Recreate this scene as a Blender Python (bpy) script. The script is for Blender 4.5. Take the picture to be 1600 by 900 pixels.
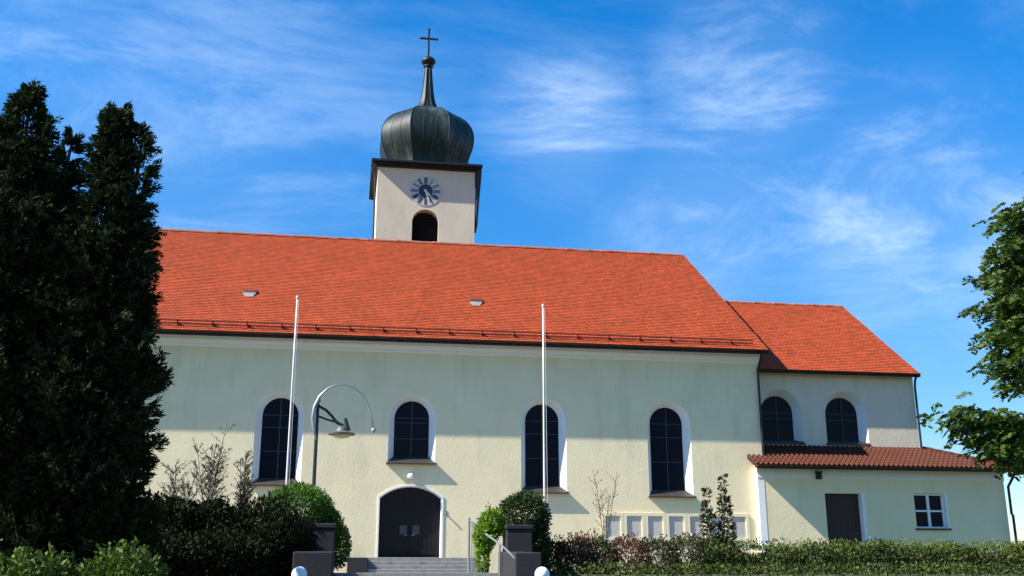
import bpy, bmesh, math, random
import numpy as np
from mathutils import Vector, Matrix

for o in list(bpy.data.objects):
    bpy.data.objects.remove(o, do_unlink=True)
S = bpy.context.scene
COL = S.collection
R = math.radians
random.seed(7)
rng = np.random.default_rng(7)

# ------------------------------------------------------------------ camera
cam = bpy.data.cameras.new('camera')
cam.lens = 36.0; cam.sensor_width = 36.0
cam.clip_start = 0.1; cam.clip_end = 20000
co = bpy.data.objects.new('camera', cam); COL.objects.link(co)
PITCH, YAW = R(15.54), R(9.0)
F = Vector((math.sin(YAW)*math.cos(PITCH), math.cos(YAW)*math.cos(PITCH), math.sin(PITCH)))
RT = Vector((math.cos(YAW), -math.sin(YAW), 0)); UP = RT.cross(F)
m = Matrix((RT, UP, -F)).transposed().to_4x4()
m.translation = Vector((0, -44, 1.6))
co.matrix_world = m
S.camera = co

# ------------------------------------------------------------------ light
SUN = Vector((-1.10, -0.24, 1.0)).normalized()
EL = math.asin(SUN.z); AZ = math.atan2(SUN.x, SUN.y)
W = bpy.data.worlds.new('World'); S.world = W; W.use_nodes = True
nt = W.node_tree; N = nt.nodes; L = nt.links
for n in list(N): N.remove(n)
out = N.new('ShaderNodeOutputWorld'); bg = N.new('ShaderNodeBackground')
sky = N.new('ShaderNodeTexSky'); sky.sky_type = 'NISHITA'; sky.sun_disc = False
sky.sun_elevation = EL; sky.sun_rotation = AZ
sky.air_density = 1.0; sky.dust_density = 0.1; sky.ozone_density = 2.5; sky.altitude = 500
bg.inputs['Strength'].default_value = 0.108
hs = N.new('ShaderNodeHueSaturation'); hs.inputs['Saturation'].default_value = 1.42; hs.inputs['Value'].default_value = 1.08; hs.inputs['Hue'].default_value = 0.503
L.new(sky.outputs['Color'], hs.inputs['Color'])
tc = N.new('ShaderNodeTexCoord')
sx_ = N.new('ShaderNodeSeparateXYZ'); L.new(tc.outputs['Generated'], sx_.inputs[0])   # the clear sky is less pale near the horizon
hz_ = N.new('ShaderNodeMapRange'); hz_.inputs['From Max'].default_value = 0.42; hz_.inputs['To Min'].default_value = 0.52
L.new(sx_.outputs['Z'], hz_.inputs['Value'])
hv_ = N.new('ShaderNodeVectorMath'); hv_.operation = 'SCALE'; L.new(hs.outputs['Color'], hv_.inputs[0]); L.new(hz_.outputs['Result'], hv_.inputs['Scale'])
def wnoise(rot, scale, nscale, detail, rough, dist, lo, hi):
    mp = N.new('ShaderNodeMapping'); mp.inputs['Rotation'].default_value = rot; mp.inputs['Scale'].default_value = scale
    L.new(tc.outputs['Generated'], mp.inputs['Vector'])
    t = N.new('ShaderNodeTexNoise'); t.inputs['Scale'].default_value = nscale; t.inputs['Detail'].default_value = detail
    t.inputs['Roughness'].default_value = rough; t.inputs['Distortion'].default_value = dist
    L.new(mp.outputs['Vector'], t.inputs['Vector'])
    r = N.new('ShaderNodeMapRange'); r.inputs['From Min'].default_value = lo; r.inputs['From Max'].default_value = hi
    r.interpolation_type = 'SMOOTHSTEP'
    L.new(t.outputs['Fac'], r.inputs['Value'])
    return r.outputs['Result']
def wmath(op, a, b):
    t = N.new('ShaderNodeMath'); t.operation = op
    for i, v in enumerate((a, b)):
        if isinstance(v, (int, float)): t.inputs[i].default_value = v
        else: L.new(v, t.inputs[i])
    return t.outputs[0]
def bank(d, wide):
    """soft cloud bank high in the sky around the direction d"""
    v = N.new('ShaderNodeVectorMath'); v.operation = 'DISTANCE'
    nm = N.new('ShaderNodeVectorMath'); nm.operation = 'NORMALIZE'
    L.new(tc.outputs['Generated'], nm.inputs[0])
    L.new(nm.outputs[0], v.inputs[0]); v.inputs[1].default_value = d
    r = N.new('ShaderNodeMapRange'); r.inputs['From Min'].default_value = wide; r.inputs['From Max'].default_value = 0.0
    r.interpolation_type = 'SMOOTHSTEP'
    L.new(v.outputs['Value'], r.inputs['Value'])
    return r.outputs['Result']
streak = wnoise((R(18), R(35), R(-30)), (1.0, 3.4, 4.2), 3.0, 11, 0.66, 0.45, 0.43, 0.76)
puff = wnoise((0, 0, R(20)), (1.2, 1.2, 2.6), 3.4, 11, 0.66, 0.35, 0.45, 0.76)
BANKS = [((0.356, 0.834, 0.422), .14, .62), ((0.20, 0.89, 0.41), .11, .7), ((0.47, 0.83, 0.31), .19, .62),
         ((0.56, 0.78, 0.27), .14, .7), ((-0.16, 0.92, 0.37), .30, .30), ((-0.32, 0.84, 0.44), .22, .28),
         ((0.33, 0.88, 0.33), .17, .6)]
tot = None
for d, w_, g in BANKS:
    b = wmath('MULTIPLY', bank(Vector(d).normalized(), w_), g)
    tot = b if tot is None else wmath('MAXIMUM', tot, b)
wisp = wmath('MAXIMUM', streak, wmath('MULTIPLY', puff, 0.8))
cl = wmath('ADD', wmath('MULTIPLY', wisp, wmath('MULTIPLY', tot, .68)), wmath('MULTIPLY', streak, 0.08))
cl = wmath('ADD', cl, wmath('MULTIPLY', tot, 0.14))
mx = N.new('ShaderNodeMixRGB'); L.new(cl, mx.inputs['Fac']); L.new(hv_.outputs['Vector'], mx.inputs['Color1'])
mx.inputs['Color2'].default_value = (4.6, 5.6, 6.6, 1)
L.new(mx.outputs['Color'], bg.inputs['Color']); L.new(bg.outputs[0], out.inputs[0])
sl = bpy.data.lights.new('sun', 'SUN'); sl.energy = 5.0; sl.angle = R(0.5); sl.color = (1.0, 0.94, 0.84)
so = bpy.data.objects.new('sun', sl); COL.objects.link(so)
so.rotation_euler = (-SUN).to_track_quat('-Z', 'Y').to_euler(); so.location = (-40, -10, 50)
S.view_settings.view_transform = 'Standard'; S.view_settings.look = 'None'
S.view_settings.exposure = 1.08; S.view_settings.gamma = 1.0; S.view_settings.use_curve_mapping = False

# ------------------------------------------------------------------ materials
def mat(name, col, rough=0.8, metal=0.0, spec=0.5, var=0.0, vscale=3.0, bump=0.0, bscale=30.0, dirt=None, island=0.0, transl=0.0, coords='Object', hue=1.0):
    M = bpy.data.materials.new(name); M.use_nodes = True
    t = M.node_tree; n = t.nodes; l = t.links
    b = n['Principled BSDF']
    b.inputs['Roughness'].default_value = rough; b.inputs['Metallic'].default_value = metal
    b.inputs['Specular IOR Level'].default_value = spec
    tcn = n.new('ShaderNodeTexCoord')
    rgb = n.new('ShaderNodeRGB'); rgb.outputs[0].default_value = (*col, 1)
    cur = rgb.outputs[0]
    def noise(sc, det=5, ro=.6):
        z = n.new('ShaderNodeTexNoise'); z.inputs['Scale'].default_value = sc; z.inputs['Detail'].default_value = det
        z.inputs['Roughness'].default_value = ro; l.new(tcn.outputs[coords], z.inputs['Vector']); return z.outputs['Fac']
    def val(fac, amt):
        nonlocal cur
        r = n.new('ShaderNodeMapRange'); r.inputs['From Min'].default_value = .25; r.inputs['From Max'].default_value = .75
        r.inputs['To Min'].default_value = 1-amt; r.inputs['To Max'].default_value = 1+amt
        l.new(fac, r.inputs['Value'])
        h = n.new('ShaderNodeHueSaturation'); l.new(cur, h.inputs['Color']); l.new(r.outputs[0], h.inputs['Value']); cur = h.outputs[0]
    if var: val(noise(vscale), var)
    if island:
        g = n.new('ShaderNodeNewGeometry')
        r = n.new('ShaderNodeMapRange'); r.inputs['To Min'].default_value = 1-island; r.inputs['To Max'].default_value = 1+island
        l.new(g.outputs['Random Per Island'], r.inputs['Value'])
        h = n.new('ShaderNodeHueSaturation'); l.new(cur, h.inputs['Color']); l.new(r.outputs[0], h.inputs['Value'])
        r2 = n.new('ShaderNodeMath'); r2.operation = 'MULTIPLY_ADD'; l.new(g.outputs['Random Per Island'], r2.inputs[0])
        r2.inputs[1].default_value = -.035*island/.3*hue; r2.inputs[2].default_value = .5+.0175*island/.3*hue
        l.new(r2.outputs[0], h.inputs['Hue']); cur = h.outputs[0]
    if dirt:
        dc, amt, sc = dirt
        r = n.new('ShaderNodeMapRange'); r.inputs['From Min'].default_value = .5; r.inputs['From Max'].default_value = .8
        r.inputs['To Max'].default_value = amt
        mp = n.new('ShaderNodeMapping'); mp.inputs['Scale'].default_value = (1, 1, .22); l.new(tcn.outputs[coords], mp.inputs['Vector'])
        z = n.new('ShaderNodeTexNoise'); z.inputs['Scale'].default_value = sc; z.inputs['Detail'].default_value = 7; z.inputs['Roughness'].default_value = .65
        l.new(mp.outputs[0], z.inputs['Vector']); l.new(z.outputs['Fac'], r.inputs['Value'])
        x = n.new('ShaderNodeMixRGB'); l.new(r.outputs[0], x.inputs['Fac']); l.new(cur, x.inputs['Color1']); x.inputs['Color2'].default_value = (*dc, 1)
        cur = x.outputs[0]
    l.new(cur, b.inputs['Base Color'])
    if bump:
        bp = n.new('ShaderNodeBump'); bp.inputs['Strength'].default_value = 1.0; bp.inputs['Distance'].default_value = bump
        l.new(noise(bscale, 4, .55), bp.inputs['Height']); l.new(bp.outputs[0], b.inputs['Normal'])
    if transl:
        tr = n.new('ShaderNodeBsdfTranslucent'); l.new(cur, tr.inputs['Color'])
        mixn = n.new('ShaderNodeMixShader'); mixn.inputs[0].default_value = transl
        l.new(b.outputs[0], mixn.inputs[1]); l.new(tr.outputs[0], mixn.inputs[2])
        l.new(mixn.outputs[0], n['Material Output'].inputs['Surface'])
    return M

M = {}
M['cream'] = mat('cream_plaster', (.79, .680, .438), .92, spec=.2, var=.05, vscale=.9, bump=.007, bscale=8, dirt=((.45, .42, .29), .42, 1.3))
M['beige'] = mat('beige_plaster', (.655, .565, .42), .92, spec=.2, var=.06, vscale=1.0, bump=.007, bscale=8, dirt=((.36, .33, .27), .40, 1.3))
M['white'] = mat('white_limewash', (.78, .78, .77), .85, spec=.2, var=.04, vscale=3, bump=.006, bscale=12)
M['tile'] = mat('red_clay_tile', (.35, .060, .017), .75, spec=.25, var=.12, vscale=.7, island=.22, hue=.25, dirt=((.20, .06, .03), .25, .9))
M['pantile'] = mat('dark_red_pantile', (.078, .022, .012), .65, spec=.25, var=.14, vscale=1.5)
M['ridge'] = mat('ridge_tile', (.34, .12, .075), .85, var=.25, vscale=3, island=.25)
M['copper'] = mat('weathered_copper', (.012, .018, .016), .45, metal=.0, spec=.28, var=.4, vscale=1.6, dirt=((.12, .19, .17), .65, 1.1))
M['darkmetal'] = mat('dark_sheet_metal', (.010, .009, .009), .55, metal=.1, var=.2, vscale=4)
M['gutter'] = mat('brown_gutter', (.045, .022, .016), .5, metal=.3, var=.2, vscale=4)
M['guard'] = mat('red_brown_guard', (.12, .028, .016), .6, metal=.2)
M['sill'] = mat('brown_sill_sheet', (.045, .038, .033), .6, metal=.2, var=.2, vscale=4)
M['glass'] = mat('dark_leaded_glass', (.004, .0045, .010), .3, spec=.12, var=.3, vscale=5, bump=.002, bscale=5)
M['bar'] = mat('window_lead_bar', (.03, .032, .042), .6, metal=.0)
M['wood'] = mat('dark_brown_wood', (.010, .0075, .0075), .6, var=.3, vscale=6, spec=.25)
M['brownwood'] = mat('red_brown_wood', (.032, .013, .010), .65, var=.25, vscale=6)
M['whitewood'] = mat('white_painted_wood', (.75, .75, .74), .5)
M['paper'] = mat('grey_notice_paper', (.055, .055, .06), .7)
M['plaque'] = mat('grey_stone_plaque', (.47, .44, .39), .7, var=.1, vscale=6)
M['plaqueframe'] = mat('pale_plaque_frame', (.76, .67, .44), .85, var=.06, vscale=4, bump=.01, bscale=20)
M['black'] = mat('black_louvre', (.007, .008, .010), .6)
M['ventpane'] = mat('grey_vent_pane', (.24, .24, .23), .6, var=.2, vscale=5)
M['shade'] = mat('dull_grey_lamp_metal', (.11, .12, .115), .55, metal=.2)
M['dial'] = mat('clock_dial', (.50, .48, .45), .8, var=.06, vscale=4)
M['clockblue'] = mat('clock_dark_blue', (.018, .030, .058), .55)
M['hand'] = mat('clock_hand_gilt', (.75, .70, .52), .4, metal=.2)
M['polewhite'] = mat('white_pole_paint', (.60, .60, .60), .45, spec=.3)
M['galv'] = mat('galvanised_steel', (.36, .38, .38), .4, metal=.7, var=.12, vscale=8)
M['darkpaint'] = mat('dark_green_pole_paint', (.018, .026, .026), .4, spec=.5, var=.15, vscale=6)
M['lampglass'] = mat('yellowed_lamp_bowl', (.50, .42, .18), .25)
M['globe'] = mat('white_opal_globe', (.82, .83, .85), .2)
M['stone'] = mat('grey_granite', (.25, .245, .23), .85, var=.2, vscale=6, bump=.008, bscale=40, dirt=((.07, .065, .06), .6, 3))
M['slate'] = mat('dark_stone', (.017, .017, .021), .85, var=.25, vscale=5, bump=.01, bscale=30, dirt=((.02, .02, .018), .6, 3))
M['soil'] = mat('grass_and_soil', (.055, .075, .028), .95, var=.4, vscale=.8, bump=.03, bscale=12)
M['asphalt'] = mat('asphalt', (.05, .05, .052), .9, var=.2, vscale=1.5, bump=.004, bscale=90)
M['paving'] = mat('terrace_paving', (.24, .23, .21), .9, var=.15, vscale=2, bump=.006, bscale=30)
M['bark'] = mat('bark', (.045, .034, .025), .95, var=.4, vscale=8, bump=.02, bscale=25)
M['twig'] = mat('grey_twig', (.085, .072, .055), .9, var=.3, vscale=8)
M['conifer'] = mat('conifer_foliage', (.017, .029, .008), .8, spec=.12, var=.5, vscale=1.3, island=.5, transl=.12)
M['box'] = mat('box_foliage', (.065, .145, .009), .6, spec=.35, var=.3, vscale=3, island=.4, transl=.25)
M['yew'] = mat('yew_foliage', (.022, .046, .008), .65, spec=.3, var=.3, vscale=3, island=.4, transl=.2)
M['lime'] = mat('lime_foliage', (.15, .27, .022), .6, spec=.3, var=.25, vscale=4, island=.35, transl=.35)
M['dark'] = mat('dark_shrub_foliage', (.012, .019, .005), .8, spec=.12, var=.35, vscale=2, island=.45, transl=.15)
M['laurel'] = mat('laurel_foliage', (.060, .105, .012), .6, spec=.22, var=.3, vscale=3, island=.4, transl=.2)
M['hedge'] = mat('hedge_foliage', (.056, .080, .014), .6, spec=.3, var=.4, vscale=1.4, island=.45, transl=.25)
M['hedgetip'] = mat('hedge_sunlit_tip', (.10, .145, .020), .6, spec=.3, var=.3, vscale=2, island=.4, transl=.3)  # yellow-green shoots; the sunlit look of the hedge top is in this colour
M['rose'] = mat('rose_foliage', (.042, .055, .016), .6, spec=.35, var=.4, vscale=2, island=.45, transl=.2)
M['olive'] = mat('olive_twig_leaf', (.070, .068, .036), .8, spec=.2, var=.3, vscale=3, island=.35, transl=.2)
M['redleaf'] = mat('reddish_foliage', (.14, .070, .040), .7, spec=.3, var=.3, vscale=3, island=.4, transl=.2)
M['petal'] = mat('pale_pink_petal', (.52, .33, .30), .7, island=.35, transl=.25)
M['tree'] = mat('deciduous_foliage', (.048, .092, .010), .55, spec=.35, var=.35, vscale=1.0, island=.4, transl=.30)

# ------------------------------------------------------------------ helpers
def off(parent):
    p = parent; v = Vector((0, 0, 0))
    while p is not None:
        v += p.location; p = p.parent
    return v
def link(name, me, material, parent=None):
    o = bpy.data.objects.new(name, me); COL.objects.link(o)
    if material is not None: me.materials.append(material)
    if parent is not None: o.parent = parent
    return o
def raw(name, V, Fc, material, parent=None, smooth=False):
    d = off(parent)
    me = bpy.data.meshes.new(name)
    me.from_pydata([(x-d.x, y-d.y, z-d.z) for x, y, z in V], [], Fc); me.update()
    if smooth: me.polygons.foreach_set('use_smooth', [True]*len(me.polygons))
    return link(name, me, material, parent)
def quads(name, V, material, parent=None, k=4):
    """V: (n*k,3) array; every k vertices make one face"""
    d = off(parent); V = np.asarray(V, dtype=np.float32).reshape(-1, 3) - np.array(d, dtype=np.float32)
    n = len(V)//k
    me = bpy.data.meshes.new(name)
    me.vertices.add(len(V)); me.vertices.foreach_set('co', V.ravel())
    me.loops.add(n*k); me.loops.foreach_set('vertex_index', np.arange(n*k, dtype=np.int32))
    me.polygons.add(n); me.polygons.foreach_set('loop_start', np.arange(0, n*k, k, dtype=np.int32))
    me.polygons.foreach_set('loop_total', np.full(n, k, dtype=np.int32))
    me.update(calc_edges=True); me.validate()
    return link(name, me, material, parent)
class MB:
    def __init__(s): s.v = []; s.f = []
    def add(s, V, Fc):
        b = len(s.v); s.v += [tuple(p) for p in V]; s.f += [tuple(i+b for i in f) for f in Fc]; return s
    def box(s, x0, x1, y0, y1, z0, z1):
        return s.add([(x0,y0,z0),(x1,y0,z0),(x1,y1,z0),(x0,y1,z0),(x0,y0,z1),(x1,y0,z1),(x1,y1,z1),(x0,y1,z1)],
                     [(0,3,2,1),(4,5,6,7),(0,1,5,4),(1,2,6,5),(2,3,7,6),(3,0,4,7)])
    def tube(s, pts, r, n=8, cap=True):
        pts = [Vector(p) for p in pts]; k = len(pts)
        rs = r if isinstance(r, (list, tuple)) else [r]*k
        V = []; Fc = []
        for i, p in enumerate(pts):
            t = (pts[min(i+1, k-1)]-pts[max(i-1, 0)]).normalized()
            a = t.cross(Vector((0, 1, 0)) if abs(t.y) < .9 else Vector((1, 0, 0))).normalized(); b = t.cross(a)
            for j in range(n):
                th = 2*math.pi*j/n; V.append(p+(a*math.cos(th)+b*math.sin(th))*rs[i])
        for i in range(k-1):
            for j in range(n):
                j2 = (j+1) % n; Fc.append((i*n+j, i*n+j2, (i+1)*n+j2, (i+1)*n+j))
        if cap: Fc.append(tuple(range(n))[::-1]); Fc.append(tuple((k-1)*n+j for j in range(n)))
        return s.add(V, Fc)
    def lathe(s, prof, c, n=24, rfun=None):
        V = []; Fc = []
        for (r, z) in prof:
            for j in range(n):
                th = 2*math.pi*j/n; q = r*(rfun(th, z) if rfun else 1)
                V.append((c[0]+q*math.cos(th), c[1]+q*math.sin(th), c[2]+z))
        for i in range(len(prof)-1):
            for j in range(n):
                j2 = (j+1) % n; Fc.append((i*n+j, i*n+j2, (i+1)*n+j2, (i+1)*n+j))
        Fc.append(tuple(range(n))[::-1]); Fc.append(tuple((len(prof)-1)*n+j for j in range(n)))
        return s.add(V, Fc)
    def strip(s, A, B):
        """quads between two equal-length point rows"""
        k = len(A); return s.add(list(A)+list(B), [(i, i+1, k+i+1, k+i) for i in range(k-1)])
    def fan(s, P): return s.add(P, [tuple(range(len(P)))])
    def build(s, name, material, parent=None, smooth=False, bevel=0):
        o = raw(name, s.v, s.f, material, parent, smooth)
        if bevel:
            b = o.modifiers.new('bevel', 'BEVEL'); b.width = bevel; b.segments = 2; b.limit_method = 'ANGLE'
        return o
def thing(name, loc, label, cat, group=None):
    o = bpy.data.objects.new(name, None); COL.objects.link(o); o.location = loc; o.empty_display_size = .3
    o['label'] = label; o['category'] = cat
    if group: o['group'] = group
    return o
def structure(o): o['kind'] = 'structure'; return o
def arch(cx, hw, zb, zt, n=20, rise=None):
    """outline of an arched opening, counter-clockwise from the lower left; segmental if rise < hw"""
    if rise is None: rise = hw
    rad = (hw*hw+rise*rise)/(2*rise); zc = zt-rad; a0 = math.asin(min(1, hw/rad))
    P = [(cx-hw, zb), (cx+hw, zb)]
    for i in range(n+1):
        a = a0-2*a0*i/n; P.append((cx+rad*math.sin(a), zc+rad*math.cos(a)))
    return P
def panel(outline, holes, Y, name, material, parent, extra=None):
    bm = bmesh.new(); d = off(parent); E = []
    for loop in [outline]+holes:
        vs = [bm.verts.new((x-d.x, Y-d.y, z-d.z)) for x, z in loop]
        for i in range(len(vs)): E.append(bm.edges.new((vs[i], vs[(i+1) % len(vs)])))
    bmesh.ops.triangle_fill(bm, use_beauty=True, use_dissolve=False, edges=E)
    for f in bm.faces:
        f.normal_update()
        if f.normal.y > 0: f.normal_flip()
    if extra:
        for V, Fc in extra:
            vs = [bm.verts.new((x-d.x, y-d.y, z-d.z)) for x, y, z in V]
            for f in Fc: bm.faces.new([vs[i] for i in f])
    me = bpy.data.meshes.new(name); bm.to_mesh(me); bm.free()
    return link(name, me, material, parent)
def lerp(a, b, t): return a+(b-a)*t

# ------------------------------------------------------------------ ground
def zg(x, y):
    if y < -19: z = 0.0
    elif y < -13.5: z = 1.55*(y+19)/5.5
    else: z = 1.55
    return z
ys = [-3000, -300, -60, -30, -19, -17.6, -16.2, -14.8, -13.5, -6, 0, 20, 60, 300, 3000]
xs = [-3000, -300, -60, -20, -10, -5, 0, 5, 10, 20, 40, 80, 300, 3000]
V = [(x, y, zg(x, y)) for y in ys for x in xs]; nx = len(xs)
Fc = [(j*nx+i, j*nx+i+1, (j+1)*nx+i+1, (j+1)*nx+i) for j in range(len(ys)-1) for i in range(nx-1)]
structure(raw('ground', V, Fc, M['soil']))
structure(raw('street', [(-300,-60,.006),(300,-60,.006),(300,-31,.006),(-300,-31,.006)], [(0,1,2,3)], M['asphalt']))
g = MB().box(-300, 300, -31, -30.85, -.2, .12); structure(g.build('kerb', M['stone'], bevel=.02))
structure(raw('footpath', [(-300,-30.85,.10),(300,-30.85,.10),(300,-28.5,.10),(-300,-28.5,.10)], [(0,1,2,3)], M['paving']))
structure(raw('forecourt', [(-.1,-28.5,.012),(4.4,-28.5,.012),(4.4,-18.6,.012),(-.1,-18.6,.012)], [(0,1,2,3)], M['paving']))
structure(raw('terrace', [(-.25,-13.9,1.60),(4.5,-13.9,1.60),(17.6,-2.2,1.60),(17.6,0,1.60),(-15,0,1.60),(-15,-2.2,1.60)], [(0,1,2,3,4,5)], M['paving']))

# ------------------------------------------------------------------ the church
church = thing('church', (2.6, 8, 1.55), 'cream village church with red tiled roof and onion domed clock tower', 'church')
NL, NR, GROUND = -16.0, 18.45, 1.5
EZ, EY, RZ, RY = 11.35, -0.8, 18.52, 8.0
SL = (RZ-EZ)/(RY-EY)
def roofz(y): return EZ+(y-EY)*SL
# four nave windows: centre, sill z, glass bottom z
NW = [(-2.93, 5.12), (2.64, 6.10), (8.37, 4.95), (14.05, 4.84)]
HW, WT = 1.0, 9.0
door_out = arch(2.66, 1.30, 2.2, 5.12, rise=.48)
holes = [arch(cx, HW, zb, WT) for cx, zb in NW]+[door_out]
wz = roofz(0)-.12
extra = [([(NR,0,GROUND),(NR,16,GROUND),(NR,16,wz),(NR-.75,8,RZ-.2),(NR,0,wz)], [(0,1,2,3,4)]),
         ([(NL,0,GROUND),(NL,16,GROUND),(NL,16,wz),(NL,8,RZ-.2),(NL,0,wz)], [(4,3,2,1,0)]),
         ([(NL,16,GROUND),(NR,16,GROUND),(NR,16,wz),(NL,16,wz)], [(3,2,1,0)])]
panel([(NL, GROUND), (NR, GROUND), (NR, wz), (NL, wz)], holes, 0.0, 'nave_wall', M['cream'], church, extra)
# eave moulding under the roof
mo = MB()
prof = [(0.0, 10.86), (-.05, 10.88), (-.07, 11.0), (-.16, 11.14), (-.20, 11.30), (-.20, 11.5)]
mo.strip([(NL, y-.002, z) for y, z in prof], [(NR+.02, y-.002, z) for y, z in prof])
mo.fan([(NR+.02, y-.002, z) for y, z in prof]+[(NR+.02, -.002, 11.5)])
mo.build('eave_moulding', M['white'], church)

def window(cx, zb, zt, hw, Y, ghw, gzt, gzb, depth, parent, ledge=.14, rows=(.36, .68), cols=1, name='arched_window'):
    o_ = arch(cx, hw, zb, zt); i_ = arch(cx, ghw, gzb, gzt)
    w = MB(); w.fan([(x, Y+depth, z) for x, z in i_]); w = w.build(name, M['glass'], parent)
    r = MB(); k = len(o_)
    A = [(x, Y, z) for x, z in o_[1:]]+[(o_[0][0], Y, o_[0][1])]
    B = [(x, Y+depth, z) for x, z in i_[1:]]+[(i_[0][0], Y+depth, i_[0][1])]
    r.strip(A, B); r.build('window_reveal', M['white'], w)
    b = MB(); yb = Y+depth-.02; t = .022
    for q in (range(1, cols+1)):
        xq = cx-ghw+2*ghw*q/(cols+1); zt_ = gzt-.03
        b.box(xq-t, xq+t, yb-.02, yb, gzb+.01, zt_)
    for f in rows:
        zz = lerp(gzb, gzt-ghw*.35, f); b.box(cx-ghw+.01, cx+ghw-.01, yb-.017, yb+.003, zz-t*.7, zz+t*.7)
    zz = gzt-ghw*1.0; b.box(cx-ghw+.01, cx+ghw-.01, yb-.017, yb+.003, zz-t*.7, zz+t*.7)
    b.build('glazing_bars', M['bar'], w)
    s = MB()
    s.add([(cx-hw-.07, Y-ledge, zb-.03), (cx+hw+.07, Y-ledge, zb-.03), (cx+hw-.0, Y-.003, zb+.04), (cx+ghw+.02, Y+depth-.03, gzb+.01), (cx-ghw-.02, Y+depth-.03, gzb+.01), (cx-hw+.0, Y-.003, zb+.04),
           (cx-hw-.07, Y-ledge, zb-.09), (cx+hw+.07, Y-ledge, zb-.09), (cx+hw+.07, Y-.003, zb-.07), (cx-hw-.07, Y-.003, zb-.07)],
          [(0,1,2,5), (5,2,3,4), (6,7,1,0), (9,8,7,6), (1,7,8,2), (0,5,9,6)])
    s.build('window_sill', M['sill'], w)
    return w
for cx, zb in NW:
    window(cx, zb, WT, HW, 0.0, .75, 8.80, zb+.28, .45, church, ledge=.20)

# portal
lf = MB(); in_ = arch(2.66, 1.28, 2.2, 5.10, rise=.48)
lf.fan([(x, .38, z) for x, z in in_])
for i in range(1, 14):
    x = 2.66-1.28+2.56*i/14
    if i != 7: lf.box(x-.008, x+.008, .372, .379, 2.3, 4.7)
lf.box(2.645, 2.675, .355, .379, 2.22, 5.05)
for z0, z1 in ((2.35, 2.5), (4.45, 4.58)):
    lf.box(1.5, 2.6, .360, .3785, z0, z1); lf.box(2.72, 3.82, .360, .3785, z0, z1)
door = lf.build('portal_door', M['wood'], church)
A = [(x, -.03, z) for x, z in door_out[1:]]+[(door_out[0][0], -.03, door_out[0][1])]
B = [(x, .38, z) for x, z in in_[1:]]+[(in_[0][0], .38, in_[0][1])]
fr = MB(); fr.strip(A, B)
oo = arch(2.66, 1.375, 2.2, 5.185, rise=.49); O1 = [(x, -.03, z) for x, z in oo[1:]]+[(oo[0][0], -.03, oo[0][1])]
O0 = [(x, .01, z) for x, z in oo[1:]]+[(oo[0][0], .01, oo[0][1])]
fr.strip(O1, A); fr.strip(O0, O1)
fr.build('door_surround', M['white'], door)
for x in (2.40, 2.93):
    p = MB(); p.box(x-.15, x+.15, .340, .354, 3.15, 3.52); p.build('paper_notice', M['paper'], door)
for s_ in (-1, 1):
    p = MB(); p.tube([(2.66+s_*.09, .36, 3.12), (2.66+s_*.09, .30, 3.12), (2.66+s_*.22, .30, 3.12)], .014, 6); p.build('door_handle', M['galv'], door)
wl = MB(); wl.lathe([(.04, .12), (.10, .10), (.14, .03), (.15, -.04), (.11, -.09), (.02, -.11)], (2.62, -.17, 5.52), 18); wl.tube([(2.62, .0, 5.56), (2.62, -.12, 5.58)], .04, 8)
wl.build('wall_lamp', M['globe'], church, smooth=True)
hb = MB(); hb.tube([(4.12, 0, 4.02), (4.12, -.16, 3.98)], .035, 8); hb.box(4.05, 4.19, -.02, .0, 3.92, 4.12)
hb.build('wall_bracket', M['galv'], church)

# memorial plaques set in a row in the wall
pl0 = None
for k in range(7):
    x = 11.03+.945*k
    p = MB(); p.box(x-.02, x+.67, -.02, .01, 3.06, 3.98); p = p.build('memorial_plaque', M['plaque'], church)
    q = MB(); a0, a1, b0, b1, wd = x-.13, x+.80, 2.95, 4.10, .13
    q.box(a0, a1, -.075, .0, b1-wd, b1); q.box(a0, a1, -.075, .0, b0, b0+wd); q.box(a0, a0+wd, -.075, .0, b0+wd, b1-wd); q.box(a1-wd, a1, -.075, .0, b0+wd, b1-wd)
    q.build('plaque_frame', M['plaqueframe'], p)

# tiled roofs: every tile is a small rounded clay slab
def tiled(name, P0, U, VV, ulen, vlen, umin, umax, tw, th, material, parent, jit=.004):
    """P0 eave corner, U unit vector along the eave, VV unit vector up the slope"""
    U = np.array(U); VV = np.array(VV); Nn = np.cross(U, VV); P0 = np.array(P0)
    rows = int(vlen/th)+1; out_ = []
    nz = np.array([[0, 1], [.06, .30], [.5, 0], [.94, .30], [1, 1]])
    for r in range(rows):
        v0 = r*th; a, b = umin(v0), umax(v0)
        if b <= a: continue
        k = int((b-a)/tw)+2; st = a-(tw*.5 if r % 2 else 0)
        for i in range(k):
            u0 = st+i*tw; u1 = u0+tw*.97
            if u0 > b-.03: continue
            u0 = max(u0, a); u1 = min(u1, b+.02)
            if u1-u0 < .02: continue
            dj = random.uniform(-jit, jit); hj = random.uniform(0, jit*1.5)
            lo = [(lerp(u0, u1, p[0]), v0-.02+p[1]*th*.30+dj, .034+hj) for p in nz]
            v2 = min(v0+th*1.15, vlen)
            top = lo+[(u1, v2, .010), (u0, v2, .010)]
            out_.append((lo, top))
    V = []; Fc = []
    for lo, top in out_:
        b = len(V)
        V += top; V += [(u, v+.004, h-.03) for u, v, h in lo]
        Fc.append(tuple(range(b, b+7)))
        Fc += [(b+7+i, b+8+i, b+i+1, b+i) for i in range(4)]
    Q = np.array(V); W3 = P0+Q[:, :1]*U+Q[:, 1:2]*VV+Q[:, 2:3]*Nn
    return raw(name, W3.tolist(), Fc, material, parent)
def under(name_mb, pts): name_mb.add(pts, [tuple(range(len(pts)))])

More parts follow.
